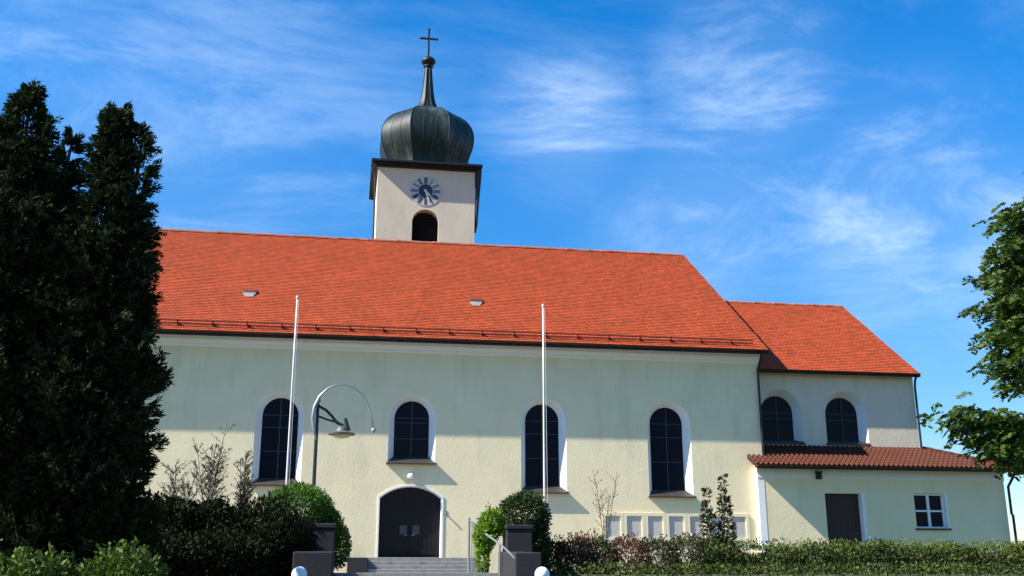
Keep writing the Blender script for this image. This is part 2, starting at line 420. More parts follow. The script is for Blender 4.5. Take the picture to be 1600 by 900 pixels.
vv = Vector((0, RY-EY, RZ-EZ)); vl = vv.length; vv.normalize()
RL, RR0, RR1 = -16.4, 18.62, 17.85        # left verge, right verge at eave / at ridge
nroof = tiled('nave_roof', (0, EY, EZ), (1, 0, 0), tuple(vv), 0, vl, lambda v: RL, lambda v: lerp(RR0, RR1, v/vl), .185, .165, M['tile'], church)
rb = MB()
rb.add([(RL, EY+.04, EZ-.01), (RR0-.02, EY+.04, EZ-.01), (RR1-.02, RY, RZ-.01), (RL, RY, RZ-.01)], [(0,1,2,3)])
rb.add([(RL, RY, RZ+.02), (RR1, RY, RZ+.02), (RR0, 2*RY-EY, EZ), (RL, 2*RY-EY, EZ)], [(0,1,2,3)])
rb.build('roof_boarding', M['tile'], nroof)
vb = MB()   # verge and eave boards
vb.add([(RR0+.01, EY-.02, EZ-.02), (RR1+.01, RY, RZ-.02), (RR1+.01, RY, RZ-.26), (RR0+.01, EY-.02, EZ-.26)], [(0,1,2,3)])
vb.add([(RR0+.01, 2*RY-EY, EZ-.02), (RR1+.01, RY, RZ-.02), (RR1+.01, RY, RZ-.26), (RR0+.01, 2*RY-EY, EZ-.26)], [(3,2,1,0)])
vb.box(RL, RR0-.01, EY+.045, EY+.07, EZ-.20, EZ-.015)
vb.add([(RL, EY+.07, EZ-.19), (RR0-.01, EY+.07, EZ-.19), (RR0-.01, -.2, EZ-.05), (RL, -.2, EZ-.05)], [(3,2,1,0)])
vb.build('roof_board', M['gutter'], nroof)
def gutter(x0, x1, y, z, parent, r=.085, name='gutter'):
    g = MB(); n = 8
    A = [(x0, y-r+r*math.cos(math.pi+math.pi*i/n), z-r*abs(math.sin(math.pi*i/n))) for i in range(n+1)]
    B = [(x1, p[1], p[2]) for p in A]
    g.strip(A, B); g.fan(A); g.fan(B[::-1])
    x = x0+.3
    while x < x1:
        g.box(x-.012, x+.012, y-2*r-.006, y+.0, z-.012, z+.004); x += .9
    return g.build(name, M['gutter'], parent)
gutter(RL, RR0-.02, EY-.01, EZ-.02, nroof)
def ridge(x0, x1, y, z, parent, name='ridge_cap'):
    g = MB(); x = x0; n = 6
    while x < x1-.1:
        ln = min(.40, x1-x); dz = random.uniform(-.012, .018); a, b = .15, .125
        A = [(x, y-a*math.cos(math.pi*i/n), z-.06+dz+a*math.sin(math.pi*i/n)) for i in range(n+1)]
        B = [(x+ln, y-b*math.cos(math.pi*i/n), z-.06+dz+b*math.sin(math.pi*i/n)) for i in range(n+1)]
        g.strip(A, B); g.fan(A); g.fan(B[::-1]); x += ln*.96
    return g.build(name, M['ridge'], parent)
ridge(RL, RR1+.02, RY, RZ+.02, nroof)
# snow guard along the eave
Nn = Vector((1, 0, 0)).cross(vv)
def rp(x, v, h): return Vector((x, EY, EZ))+vv*v+Nn*h
x = RL+.5; gd = MB()
for h, v in ((.10, .42), (.26, .40)): gd.tube([rp(RL+.2, v, h), rp(RR0-.6, v, h)], .021, 6)
gd = gd.build('snow_guard', M['guard'], nroof)
while x < RR0-.5:
    q = MB(); a = rp(x, .36, .02); b = rp(x, .36, .32)
    q.add([rp(x-.025, .36, .02), rp(x+.025, .36, .02), rp(x+.025, .42, .30), rp(x-.025, .42, .30), rp(x-.012, .60, .03), rp(x+.012, .60, .03)],
          [(0,1,2,3), (3,2,5,4), (0,3,4), (1,5,2)])
    q.build('guard_bracket', M['guard'], gd); x += 1.43
# two small roof hatches
def hatch(x, v):
    a = MB(); w = .30
    P = [rp(x-w*.55, v-.02, .045), rp(x+w*.55, v-.02, .045), rp(x+w, v+.32, .10), rp(x-w, v+.32, .10)]
    a.add(P+[rp(x-w*.55, v-.02, .0), rp(x+w*.55, v-.02, .0), rp(x+w, v+.32, .0), rp(x-w, v+.32, .0)], [(0,1,2,3), (4,5,1,0), (5,6,2,1), (7,4,0,3)])
    o = a.build('roof_vent', M['ventpane'], nroof)
    b = MB(); Q = [rp(x-w*1.1, v+.30, .11), rp(x+w*1.1, v+.30, .11), rp(x+w*.6, v+.44, .17), rp(x-w*.6, v+.44, .17), rp(x-w*1.3, v+.62, .03), rp(x+w*1.3, v+.62, .03)]
    b.add(Q, [(0,1,2,3), (3,2,5,4), (0,3,4), (1,5,2)]); b.build('vent_hood', M['guard'], o)
    return o
hatch(-4.75, 3.55); hatch(5.60, 3.55)
def pipe(pts, r, parent, mat_='darkmetal', name='downpipe'):
    g = MB(); g.tube(pts, r, 8)
    return g.build(name, M[mat_], parent)
pipe([(18.36, EY-.08, EZ-.1), (18.36, -.5, EZ-.35), (18.36, -.10, EZ-.75), (18.36, -.10, 6.55)], .055, church)

# choir
CY, CE, CZ, CRZ = 1.3, 0.82, 10.80, 15.95
cv = Vector((0, RY-CE, CRZ-CZ)); cl_ = cv.length; cv.normalize()
CXR0, CXR1, CWR = 26.92, 26.98, 26.80
cw = [arch(19.93, 1.05, 7.45, 9.95), arch(23.20, 1.05, 7.45, 9.95)]
ctop = CZ+(CY-CE)*(CRZ-CZ)/(RY-CE)-.08
panel([(18.0, GROUND), (CWR, GROUND), (CWR, ctop), (18.0, ctop)], cw, CY, 'choir_wall', M['beige'], church,
      [([(CWR,CY,GROUND),(CWR,14.8,GROUND),(CWR,14.8,ctop),(CWR,8,CRZ-.2),(CWR,CY,ctop)], [(0,1,2,3,4)])])
for cx in (19.93, 23.20):
    window(cx, 7.45, 9.95, 1.05, CY, .80, 9.70, 7.62, .5, church, ledge=.06, rows=(.55,))
croof = tiled('choir_roof', (0, CE, CZ), (1, 0, 0), tuple(cv), 0, cl_, lambda v: 18.0, lambda v: lerp(CXR0, CXR1, v/cl_), .215, .19, M['tile'], church)
b = MB()
b.add([(18, CE+.04, CZ-.01), (CXR0-.02, CE+.04, CZ-.01), (CXR1-.02, RY, CRZ-.01), (18, RY, CRZ-.01)], [(0,1,2,3)])
b.add([(18, RY, CRZ+.02), (CXR1, RY, CRZ+.02), (CXR0, 2*RY-CE, CZ), (18, 2*RY-CE, CZ)], [(0,1,2,3)])
b.build('roof_boarding', M['tile'], croof)
b = MB()
b.add([(CXR0+.01, CE-.02, CZ-.02), (CXR1+.01, RY, CRZ-.02), (CXR1+.01, RY, CRZ-.2), (CXR0+.01, CE-.02, CZ-.2)], [(0,1,2,3)])
b.box(18.5, CXR0-.01, CE+.045, CE+.07, CZ-.16, CZ-.015)
b.add([(18.5, CE+.07, CZ-.15), (CXR0-.01, CE+.07, CZ-.15), (CXR0-.01, CY-.002, CZ-.02), (18.5, CY-.002, CZ-.02)], [(3,2,1,0)])
b.build('roof_board', M['gutter'], croof)
gutter(18.5, CXR0-.02, CE-.01, CZ-.02, croof, .065)
ridge(17.9, CXR1+.02, RY, CRZ+.02, croof)
pipe([(26.72, CE-.06, CZ-.08), (26.72, .95, CZ-.3), (26.76, 1.09, CZ-.6), (26.76, 1.09, 7.3)], .055, church)

# annex with pantile lean-to roof
AY, AE, AZ0, AZ1 = -0.35, -1.08, 6.15, 7.28
AX0, AX1 = 17.92, 29.80
ad = [(21.016, 2.2), (22.754, 2.2), (22.754, 5.02), (21.016, 5.02)]
aw = [(25.280, 3.52), (26.776, 3.52), (26.776, 5.06), (25.280, 5.06)]
azt = AZ0+.18
panel([(AX0, GROUND), (AX1, GROUND), (AX1, azt), (AX0, azt)], [ad, aw], AY, 'annex_wall', M['cream'], church,
      [([(AX0,AY,GROUND),(AX0,-.002,GROUND),(AX0,-.002,azt),(AX0,AY,azt)], [(3,2,1,0)]),
       ([(AX1,AY,GROUND),(AX1,7,GROUND),(AX1,7,azt),(AX1,AY,azt)], [(0,1,2,3)])])
b = MB(); b.box(AX0-.02, AX1+.02, AY-.035, AY-.002, 5.66, 6.1); b.build('white_band', M['white'], church)
b = MB(); b.box(AX0-.012, AX0+.30, AY-.012, AY-.002, GROUND, 5.655); b.box(AX0-.012, AX0-.002, AY-.002, -.004, GROUND, 6.1); b.build('corner_band', M['white'], church)
dl = MB(); dl.box(21.037, 22.734, AY+.30, AY+.36, 2.2, 5.0)
for i in range(1, 9): dl.box(21.037+1.68*i/9-.008, 21.037+1.68*i/9+.008, AY+.293, AY+.302, 2.25, 4.95)
dl = dl.build('annex_door', M['brownwood'], church)
def rect_reveal(P, Y0, Y1, name, parent):
    r = MB(); P4 = [P[1], P[2], P[3], P[0]]
    r.strip([(x, Y0, z) for x, z in P4], [(x, Y1, z) for x, z in P4]); return r.build(name, M['white'], parent)
rect_reveal(ad, AY-.001, AY+.36, 'door_reveal', dl)
b = MB(); b.box(22.756, 22.90, AY-.012, AY-.002, 2.2, 5.10); b.build('door_surround', M['white'], dl)
b = MB(); b.tube([(22.552, AY+.30, 3.3), (22.552, AY+.24, 3.3), (22.431, AY+.24, 3.3)], .014, 6); b.build('door_handle', M['galv'], dl)
gw = MB(); gw.box(25.300, 26.755, AY+.22, AY+.24, 3.54, 5.04); gw = gw.build('annex_window', M['glass'], church)
rect_reveal(aw, AY-.001, AY+.25, 'window_reveal', gw)
b = MB(); y0, y1 = AY+.16, AY+.219
b.box(25.280, 25.361, y0, y1, 3.52, 5.06); b.box(26.695, 26.776, y0, y1, 3.52, 5.06); b.box(25.361, 26.695, y0, y1, 4.98, 5.06); b.box(25.361, 26.695, y0, y1, 3.52, 3.60)
b.box(25.967, 26.089, y0-.01, y1, 3.60, 4.98); b.box(25.361, 25.967, y0, y1, 4.25, 4.33); b.box(26.089, 26.695, y0, y1, 4.25, 4.33)
b.build('window_frame', M['whitewood'], gw)
b = MB(); b.box(25.209, 26.897, AY-.12, AY+.155, 3.44, 3.515); b.build('window_sill', M['sill'], gw, bevel=.01)
b = MB(); b.box(26.778, 26.90, AY-.012, AY-.002, 3.52, 5.12); b.build('window_surround', M['white'], gw)
b = MB(); b.box(20.632, 20.875, AY-.16, AY-.036, 5.62, 5.92); b.box(20.592, 20.915, AY-.20, AY-.036, 5.921, 5.95); b.build('wall_vent', M['darkmetal'], church)
# pantile sheet
def pantiles(parent):
    V = []; Fc = []; per = .235; nper = 6; du = per/nper
    sl = Vector((0, CY-AE, AZ1-AZ0)); vlen = sl.length; sl.normalize(); nn = Vector((1, 0, 0)).cross(sl)
    x0, x1 = 17.62, 30.15; ncol = int((x1-x0)/du); rowh = .34; nrow = int(vlen/rowh)+1
    def vmax(x):
        y = CY
        if x < NR+.05: y = -.012
        if x > 26.86: y = min(y, lerp(CY, AE, (x-26.86)/(x1-26.86)))
        return (y-AE)/(CY-AE)*vlen
    for r in range(nrow):
        va, vb_ = r*rowh, min((r+1)*rowh+.03, vlen)
        prev = None
        for c in range(ncol+1):
            x = x0+c*du; ph = (c % nper)/nper
            h = .07*(max(0, math.sin(2*math.pi*ph)) - .4*max(0, -math.sin(2*math.pi*ph)))
            mv = vmax(x)
            if va >= mv: prev = None; continue
            vb2 = min(vb_, mv)
            P = [Vector((x, AE, AZ0))+sl*va+nn*(h+.055), Vector((x, AE, AZ0))+sl*vb2+nn*(h+.015), Vector((x, AE, AZ0))+sl*va+nn*(h+.01)]
            b = len(V); V += [tuple(p) for p in P]
            if prev is not None: Fc.append((prev, b, b+1, prev+1)); Fc.append((prev+2, b+2, b, prev))
            prev = b
    return raw('annex_roof', V, Fc, M['pantile'], parent)
aroof = pantiles(church)
b = MB()
b.add([(17.64, AE+.03, AZ0-.02), (30.1, AE+.03, AZ0-.02), (26.86, CY, AZ1-.01), (18.5, CY, AZ1-.01), (18.5, -.01, lerp(AZ0, AZ1, (-AE-.01)/(CY-AE))), (17.64, -.01, lerp(AZ0, AZ1, (-AE-.01)/(CY-AE)))], [(0,1,2,3,4,5)])
b.add([(30.15, AE, AZ0), (30.15, 7, AZ0), (26.86, 7, AZ1), (26.86, CY, AZ1)], [(0,1,2,3)])
b.build('roof_boarding', M['pantile'], aroof)
b = MB(); n = 9
for i in range(n):
    a = Vector((26.86, CY, AZ1)).lerp(Vector((30.15, AE, AZ0)), i/n); c = Vector((26.86, CY, AZ1)).lerp(Vector((30.15, AE, AZ0)), (i+1.05)/n)
    b.tube([a+Vector((0,0,.05)), c+Vector((0,0,.06))], [.085, .10], 8)
b.build('hip_cap', M['pantile'], aroof)
b = MB()
b.box(17.64, 30.1, AE+.03, AE+.055, AZ0-.16, AZ0-.02)
b.add([(17.64, AE+.055, AZ0-.15), (30.1, AE+.055, AZ0-.15), (30.1, AY-.037, AZ0-.02), (17.64, AY-.037, AZ0-.02)], [(3,2,1,0)])
b.add([(17.63, AE, AZ0-.16), (17.63, -.01, lerp(AZ0, AZ1, (-AE-.01)/(CY-AE))-.14), (17.63, -.01, lerp(AZ0, AZ1, (-AE-.01)/(CY-AE))+.03), (17.63, AE, AZ0+.03)], [(0,1,2,3)])
b.build('roof_board', M['gutter'], aroof)
gutter(17.64, 30.1, AE-.01, AZ0-.0, aroof, .075)
pipe([(29.96, AE-.07, AZ0-.08), (29.96, -.92, AZ0-.3), (29.92, -.48, AZ0-.75), (29.92, -.48, 4.2), (29.98, -.48, 4.1), (29.98, -.48, 1.6)], .06, church)

# clock tower
TX0, TX1, TY0, TY1, TZ0, TZ1 = 0.94, 6.30, 9.0, 14.36, 15.0, 23.32
bel = arch(3.60, .72, 18.6, 20.78)
panel([(TX0, TZ0), (TX1, TZ0), (TX1, TZ1), (TX0, TZ1)], [bel], TY0, 'tower_wall', M['beige'], church,
      [([(TX1,TY0,TZ0),(TX1,TY1,TZ0),(TX1,TY1,TZ1),(TX1,TY0,TZ1)], [(0,1,2,3)]),
       ([(TX0,TY0,TZ0),(TX0,TY1,TZ0),(TX0,TY1,TZ1),(TX0,TY0,TZ1)], [(3,2,1,0)]),
       ([(TX0,TY1,TZ0),(TX1,TY1,TZ0),(TX1,TY1,TZ1),(TX0,TY1,TZ1)], [(3,2,1,0)])])
bo = MB()
for i in range(12):
    z = 18.7+i*.17
    hw_ = .72 if z < 20.05 else math.sqrt(max(.02, .72**2-(z-20.06)**2))
    bo.add([(3.6-hw_, 9.36, z), (3.6+hw_, 9.36, z), (3.6+hw_, 9.50, z+.14), (3.6-hw_, 9.50, z+.14)], [(0,1,2,3)])
bo.fan([(x, 9.55, z) for x, z in bel]); bo = bo.build('belfry_louvre', M['black'], church)
rv = MB(); A = [(x, 8.999, z) for x, z in bel[1:]]+[(bel[0][0], 8.999, bel[0][1])]; rv.strip(A, [(p[0], 9.56, p[2]) for p in A]); rv.build('belfry_reveal', M['beige'], bo)
co_ = MB()
co_.box(TX0-.12, TX1+.12, TY0-.12, TY1+.12, 23.12, 23.22); co_.box(TX0-.25, TX1+.25, TY0-.25, TY1+.25, 23.222, 23.32); co_.box(TX0-.38, TX1+.38, TY0-.50, TY1+.42, 23.322, 23.42)
co_ = co_.build('tower_cornice', M['darkmetal'], church)
cxT, cyT = 3.74, 11.68
b = MB(); q = 2.95
b.add([(TX0-.38,TY0-.5,23.422),(TX1+.38,TY0-.5,23.422),(TX1+.38,TY1+.42,23.422),(TX0-.38,TY1+.42,23.422),(cxT-2.4,cyT-2.4,23.66),(cxT+2.4,cyT-2.4,23.66),(cxT+2.4,cyT+2.4,23.66),(cxT-2.4,cyT+2.4,23.66)],
      [(0,1,5,4),(1,2,6,5),(2,3,7,6),(3,0,4,7)])
b.build('cornice_roof', M['copper'], co_)
# onion dome: eight softly swelling sides with standing seams
def octo(th, z):
    a = (th+math.pi/8) % (math.pi/4)-math.pi/8
    flat = math.cos(math.pi/8)/math.cos(a)
    return flat*1.015
prof = [(2.20, 23.4), (2.30, 24.1), (2.50, 24.6), (2.70, 25.05), (2.81, 25.5), (2.83, 25.9), (2.76, 26.3), (2.58, 26.7), (2.28, 27.06), (1.86, 27.36), (1.40, 27.58), (1.0, 27.74), (.72, 27.92), (.54, 28.2), (.42, 28.6), (.34, 29.1), (.28, 29.7), (.235, 30.3), (.205, 30.8)]
def smoothprof(p, k=4):
    o = []
    for i in range(len(p)-1):
        p0 = p[max(i-1, 0)]; p1 = p[i]; p2 = p[i+1]; p3 = p[min(i+2, len(p)-1)]
        for j in range(k):
            t = j/k
            o.append(tuple(.5*(2*p1[c]+(p2[c]-p0[c])*t+(2*p0[c]-5*p1[c]+4*p2[c]-p3[c])*t*t+(3*p1[c]-p0[c]-3*p2[c]+p3[c])*t**3) for c in (0, 1)))
    return o+[p[-1]]
sp = smoothprof(prof)
d_ = MB(); d_.lathe(sp, (cxT, cyT, 0), 64, octo); dome = d_.build('onion_dome', M['copper'], church, smooth=True); dome.data.set_sharp_from_angle(angle=R(24))
se = MB()
for k in range(24):
    th = 2*math.pi*(k/24)+math.pi/8; rr = .030 if k % 3 == 0 else .016
    pts = [(cxT+r*octo(th, z)*math.cos(th), cyT+r*octo(th, z)*math.sin(th), z) for r, z in sp if z < (30.6 if k % 3 == 0 else 28.0)]
    se.tube(pts, rr, 5)
se.build('dome_seams', M['copper'], dome)
fb = MB(); fb.lathe([(.10, -.42), (.28, -.36), (.30, -.30), (.16, -.27), (.30, -.18), (.42, -.05), (.44, .03), (.40, .14), (.28, .26), (.10, .32), (.05, .40)], (cxT, cyT, 31.12), 20)
fb.build('finial_ball', M['darkmetal'], dome, smooth=True)
cr = MB(); cr.box(cxT-.05, cxT+.05, cyT-.05, cyT+.05, 31.5, 33.32); cr.box(cxT-.48, cxT-.055, cyT-.045, cyT+.045, 32.63, 32.74); cr.box(cxT+.055, cxT+.48, cyT-.045, cyT+.045, 32.63, 32.74)
for dx, dz in ((-.48, 32.685), (.48, 32.685), (0, 33.32)): cr.lathe([(.02, -.08), (.075, -.04), (.085, 0), (.075, .04), (.02, .08)], (cxT+dx, cyT, dz), 8)
cr.build('cross', M['darkmetal'], dome)
# clock face
ck = (3.58, 8.985, 21.84)
def cpt(t, r, a, y):   # tangential, radial, hour angle
    ca, sa = math.cos(a), math.sin(a)
    return (ck[0]+sa*r+ca*t, y, ck[2]+ca*r-sa*t)
dm = MB(); n = 48
dm.fan([(ck[0]+.86*math.cos(2*math.pi*i/n), 8.975, ck[2]+.86*math.sin(2*math.pi*i/n)) for i in range(n)])
dm.strip([(ck[0]+.86*math.cos(2*math.pi*i/n), 8.975, ck[2]+.86*math.sin(2*math.pi*i/n)) for i in range(n+1)], [(ck[0]+.86*math.cos(2*math.pi*i/n), 9.0, ck[2]+.86*math.sin(2*math.pi*i/n)) for i in range(n+1)])
clock = dm.build('clock_face', M['dial'], church)
cd = MB(); cd.fan([(ck[0]+.40*math.cos(2*math.pi*i/n), 8.965, ck[2]+.40*math.sin(2*math.pi*i/n)) for i in range(n)])
cd.build('clock_centre', M['clockblue'], clock)
NUM = ['XII', 'I', 'II', 'III', 'IIII', 'V', 'VI', 'VII', 'VIII', 'IX', 'X', 'XI']
nm_ = MB(); r0, r1, wdt = .44, .80, .019
def stroke(t0, t1, a): nm_.add([cpt(t0-wdt, r0, a, 8.966), cpt(t0+wdt, r0, a, 8.966), cpt(t1+wdt, r1, a, 8.966), cpt(t1-wdt, r1, a, 8.966)], [(0,1,2,3)])
for h, s_ in enumerate(NUM):
    a = 2*math.pi*h/12; wid = {'I': .062, 'V': .085, 'X': .085}
    tw_ = sum(wid[c] for c in s_); t = -tw_/2
    sc = min(1.0, .19/tw_)
    for c in s_:
        w_ = wid[c]*sc; m_ = t*sc+w_/2
        if c == 'I': stroke(m_, m_, a)
        elif c == 'V': stroke(m_, m_-w_*.35, a); stroke(m_, m_+w_*.35, a)
        else: stroke(m_-w_*.35, m_+w_*.35, a); stroke(m_+w_*.35, m_-w_*.35, a)
        t += wid[c]
nm_.build('clock_numerals', M['clockblue'], clock)
for a, ln, w_, y in ((R(164), .62, .045, 8.945), (R(137), .40, .055, 8.952)):
    hn = MB(); hn.add([cpt(-w_, -.10, a, y), cpt(w_, -.10, a, y), cpt(w_*1.1, ln*.75, a, y), cpt(0, ln, a, y), cpt(-w_*1.1, ln*.75, a, y)], [(0,1,2,3,4)]); hn.build('clock_hand', M['hand'], clock)
# tower rainwater pipe on the left, dark tapering tube on the right edge
pipe([(TX0-.30, TY0+.05, 23.1), (TX0-.14, TY0+.12, 22.5), (TX0-.10, TY0+.12, 16)], .05, church)
b = MB(); b.tube([(TX1+.22, TY0-.05, 23.3), (TX1+.20, TY0-.02, 22.6), (TX1+.14, TY0+.05, 21.4), (TX1+.10, TY0+.12, 20.1), (TX1+.10, TY0+.6, 19.8)], [.17, .15, .12, .09, .07], 8); b.build('downpipe', M['darkmetal'], church)

# ------------------------------------------------------------------ steps, piers, railing
st = thing('entrance_steps', (2.66, -1, 1.6), 'grey stone steps leading up to the dark arched church door', 'steps')
s_ = MB()
for i in range(4):
    z1 = 2.19-.15*i; s_.box(.9, 5.2+.0*i, -1.55-.33*i, -.003 if i == 0 else -1.55-.33*(i-1)-.003, 1.5, z1)
s_.build('stair_flight', M['stone'], st, bevel=.015)
s_ = MB(); s_.box(.12, .895, -2.62, -.03, 1.5, 2.17); s_.build('dark_block', M['slate'], st, bevel=.02)  # low dark block at the left end of the flight
ls = thing('lower_steps', (2.1, -16, 0), 'broad stone staircase between the two dark stone piers', 'steps')
s_ = MB()
for i in range(11):
    z1 = 1.60-.145*i; s_.box(-.24, 4.50, -13.95-.36*(i+1), -13.95-.36*i-.003, -.2, z1)
s_.build('stair_flight', M['stone'], ls, bevel=.012)
def pier(x0, x1, y0, y1, ztop, label):
    p = thing('stone_pier', ((x0+x1)/2, (y0+y1)/2, 1.0), label, 'pier', 'stone piers flanking the lower steps')
    a = MB(); a.box(x0, x1, y0, y1, .4, ztop-.14); a.build('shaft', M['slate'], p, bevel=.03)
    a = MB(); a.box(x0-.03, x1+.03, y0-.03, y1+.03, ztop-.138, ztop); a.build('capstone', M['slate'], p, bevel=.03)
pier(-1.0, -.28, -14.3, -13.5, 2.93, 'dark stone pier below the round bush near the lamp post')
pier(4.55, 5.30, -14.3, -13.5, 2.93, 'dark stone pier in front of the bush beside the railing')
def lowwall(x0, x1, label, m_):
    p = thing('stair_wall', ((x0+x1)/2, -16, 0), label, 'wall', 'low stone blocks beside the lower steps')
    a = MB(); a.add([(x0,-17.4,-.1),(x1,-17.4,-.1),(x1,-14.32,-.1),(x0,-14.32,-.1),(x0,-17.4,2.10),(x1,-17.4,2.10),(x1,-14.32,2.18),(x0,-14.32,2.18)],
          [(0,3,2,1),(4,5,6,7),(0,1,5,4),(1,2,6,5),(2,3,7,6),(3,0,4,7)]); a.build('wall_body', M[m_], p, bevel=.03)
lowwall(-1.25, -.28, 'low dark stone block in front of pier under the dark shrubs', 'slate')
lowwall(4.30, 4.98, 'low grey stone block with bright left side below the railing', 'slate')
def globe(x, y, z, label):
    p = thing('globe_light', (x, y, 0), label, 'lamp', 'white globe lights beside the lower steps')
    a = MB(); a.tube([(x, y, 0), (x, y, z-.19)], .05, 10); a.lathe([(.12, 0), (.12, .05), (.08, .08)], (x, y, z-.26), 14); a.build('post', M['darkpaint'], p)
    a = MB(); a.lathe([(.185*math.sin(math.pi*i/14)+.002, -.185*math.cos(math.pi*i/14)) for i in range(15)], (x, y, z), 20); a.build('globe', M['globe'], p, smooth=True)
globe(-1.04, -18.2, 1.56, 'white globe light before the dark shrubs left of the steps')
globe(4.84, -18.2, 1.56, 'white globe light right of the steps below the stone pier')
rl = thing('stair_railing', (3.7, -13, 1.6), 'grey metal railing beside the bright green shrub at the steps', 'railing')
a = MB(); a.tube([(3.55, -13.6, 1.6), (3.55, -13.6, 3.14)], .035, 8); a.build('post', M['galv'], rl)
a = MB(); a.tube([(3.80, -13.75, 1.6), (3.80, -13.75, 2.95)], .03, 8); a.build('post', M['galv'], rl)
a = MB(); a.tube([(3.55, -13.6, 3.06), (3.82, -13.75, 2.93), (4.30, -14.0, 2.86)], .028, 8); a.tube([(3.95, -14.3, 2.66), (4.25, -15.2, 2.35), (4.32, -17.3, 1.95)], .03, 8); a.build('handrail', M['galv'], rl)
a = MB()
for t in (.3, .55, .8): a.tube([(lerp(3.55, 3.8, t), -13.68, 1.65), (lerp(3.55, 3.8, t), -13.68, lerp(3.04, 2.93, t))], .014, 6)
a.build('baluster', M['galv'], rl)
a = MB(); a.tube([(4.22, -15.2, .9), (4.22, -15.2, 2.36)], .03, 8); a.build('post', M['galv'], rl)

# ------------------------------------------------------------------ flagpoles
fl = thing('flagpole', (-2.04, -8, 1.55), 'white flagpole in front of the leftmost arched window', 'flagpole', 'white flagpoles before the church')
a = MB(); a.tube([(-2.04, -8, 1.55+9.45*t) for t in (0, .33, .66, 1)], [.042, .038, .033, .027], 12); a.build('pole', M['polewhite'], fl, smooth=True)
a = MB(); a.lathe([(.03, 0), (.055, .02), (.055, .06), (.03, .10), (.01, .13)], (-2.04, -8, 11.0), 12); a.build('finial', M['polewhite'], fl)
a = MB(); a.lathe([(.20, 0), (.20, .04), (.12, .06), (.11, .45)], (-2.04, -8, 1.55), 16); a.build('base_collar', M['galv'], fl)
a = MB(); a.tube([(-1.94, -8.06, 2.8), (-1.96, -8.05, 7), (-1.98, -8.03, 10.95)], .007, 5); a.build('halyard', M['polewhite'], fl)
def copy_thing(src, loc, label):
    r = src.copy(); COL.objects.link(r); r.location = loc; r['label'] = label
    for ch in src.children:
        c = ch.copy(); COL.objects.link(c); c.parent = r
        for g_ in ch.children:
            e = g_.copy(); COL.objects.link(e); e.parent = c
    return r
copy_thing(fl, (6.86, -8, 1.60), 'white flagpole in front of the third arched window, behind the right pier')

# ------------------------------------------------------------------ street lamp
lp = thing('street_lamp', (-1.13, -8, 1.55), 'dark street lamp with silver arc and round hanging shade left of the door', 'street lamp')
a = MB(); a.tube([(-1.13, -8, 1.55), (-1.13, -8, 7.36)], [.07, .06], 12); a.lathe([(.09, 0), (.10, .05), (.05, .12)], (-1.13, -8, 7.34), 12); a.lathe([(.15, 0), (.15, .6), (.09, .7)], (-1.13, -8, 1.55), 12)
a.build('pole', M['darkpaint'], lp)
arcp = [(-1.13, 6.0), (-1.22, 6.35), (-1.28, 6.75), (-1.23, 7.15), (-1.08, 7.5), (-.82, 7.78), (-.50, 7.93), (-.20, 7.93), (.12, 7.82), (.38, 7.60), (.58, 7.28), (.72, 6.88), (.80, 6.45)]
arcr = [.02, .045, .065, .065, .05, .036, .03, .03, .03, .03, .028, .026, .026]
a = MB(); a.tube([(x, -8.12, z) for x, z in arcp], arcr, 10)
a.lathe([(.03, -.09), (.08, -.05), (.09, 0), (.07, .06), (.03, .09)], (.82, -8.12, 6.36), 12); a.build('arc', M['galv'], lp, smooth=True)
a = MB(); a.tube([(-1.10, -8, 7.18), (-.85, -8, 7.05), (-.62, -8, 6.83), (-.45, -8, 6.62), (-.22, -8, 6.52)], [.05, .05, .05, .055, .05], 8)
a.tube([(-1.10, -8, 6.83), (-.80, -8, 6.72), (-.50, -8, 6.64)], .035, 8); a.build('arm', M['darkpaint'], lp)
a = MB(); a.lathe([(.46, -.02), (.47, .02), (.38, .06), (.22, .10), (.17, .19), (.12, .25), (.05, .28)], (-.27, -8, 6.22), 28); a.build('lamp_shade', M['shade'], lp)
a = MB(); a.tube([(-.06, -8, 6.34), (-.17, -8, 6.78)], [.10, .055], 10); a.build('lamp_housing', M['darkpaint'], lp)
a = MB(); a.lathe([(.02, -.15), (.18, -.13), (.30, -.08), (.36, -.021)], (-.27, -8, 6.22), 20); a.build('lamp_bowl', M['lampglass'], lp, smooth=True)

# ------------------------------------------------------------------ foliage
def unit(v): return v/np.maximum(1e-9, np.linalg.norm(v, axis=-1, keepdims=True))
def leaves(P, D, Ln, Wd, roll=None):
    """diamond leaves: base point P, direction D, length, width -> (n*4,3)"""
    P = np.asarray(P); D = unit(np.asarray(D)); n = len(P)
    rnd = unit(rng.normal(size=(n, 3))); Sd = unit(np.cross(D, rnd)); Nm = np.cross(Sd, D)
    Ln = np.broadcast_to(np.asarray(Ln), (n,))[:, None]; Wd = np.broadcast_to(np.asarray(Wd), (n,))[:, None]
    mid = P+D*Ln*.5+Nm*Wd*.15
    return np.stack([P, mid+Sd*Wd*.5, P+D*Ln, mid-Sd*Wd*.5], axis=1).reshape(-1, 3)
def lump(D, seed, k=9, amp=.25):
    r_ = np.random.default_rng(seed); c = unit(r_.normal(size=(k, 3))); a = r_.uniform(-.6, 1, k)
    return 1+amp*np.sum(a*np.exp(-((D[:, None, :]-c[None])**2).sum(-1)/.18), axis=1)
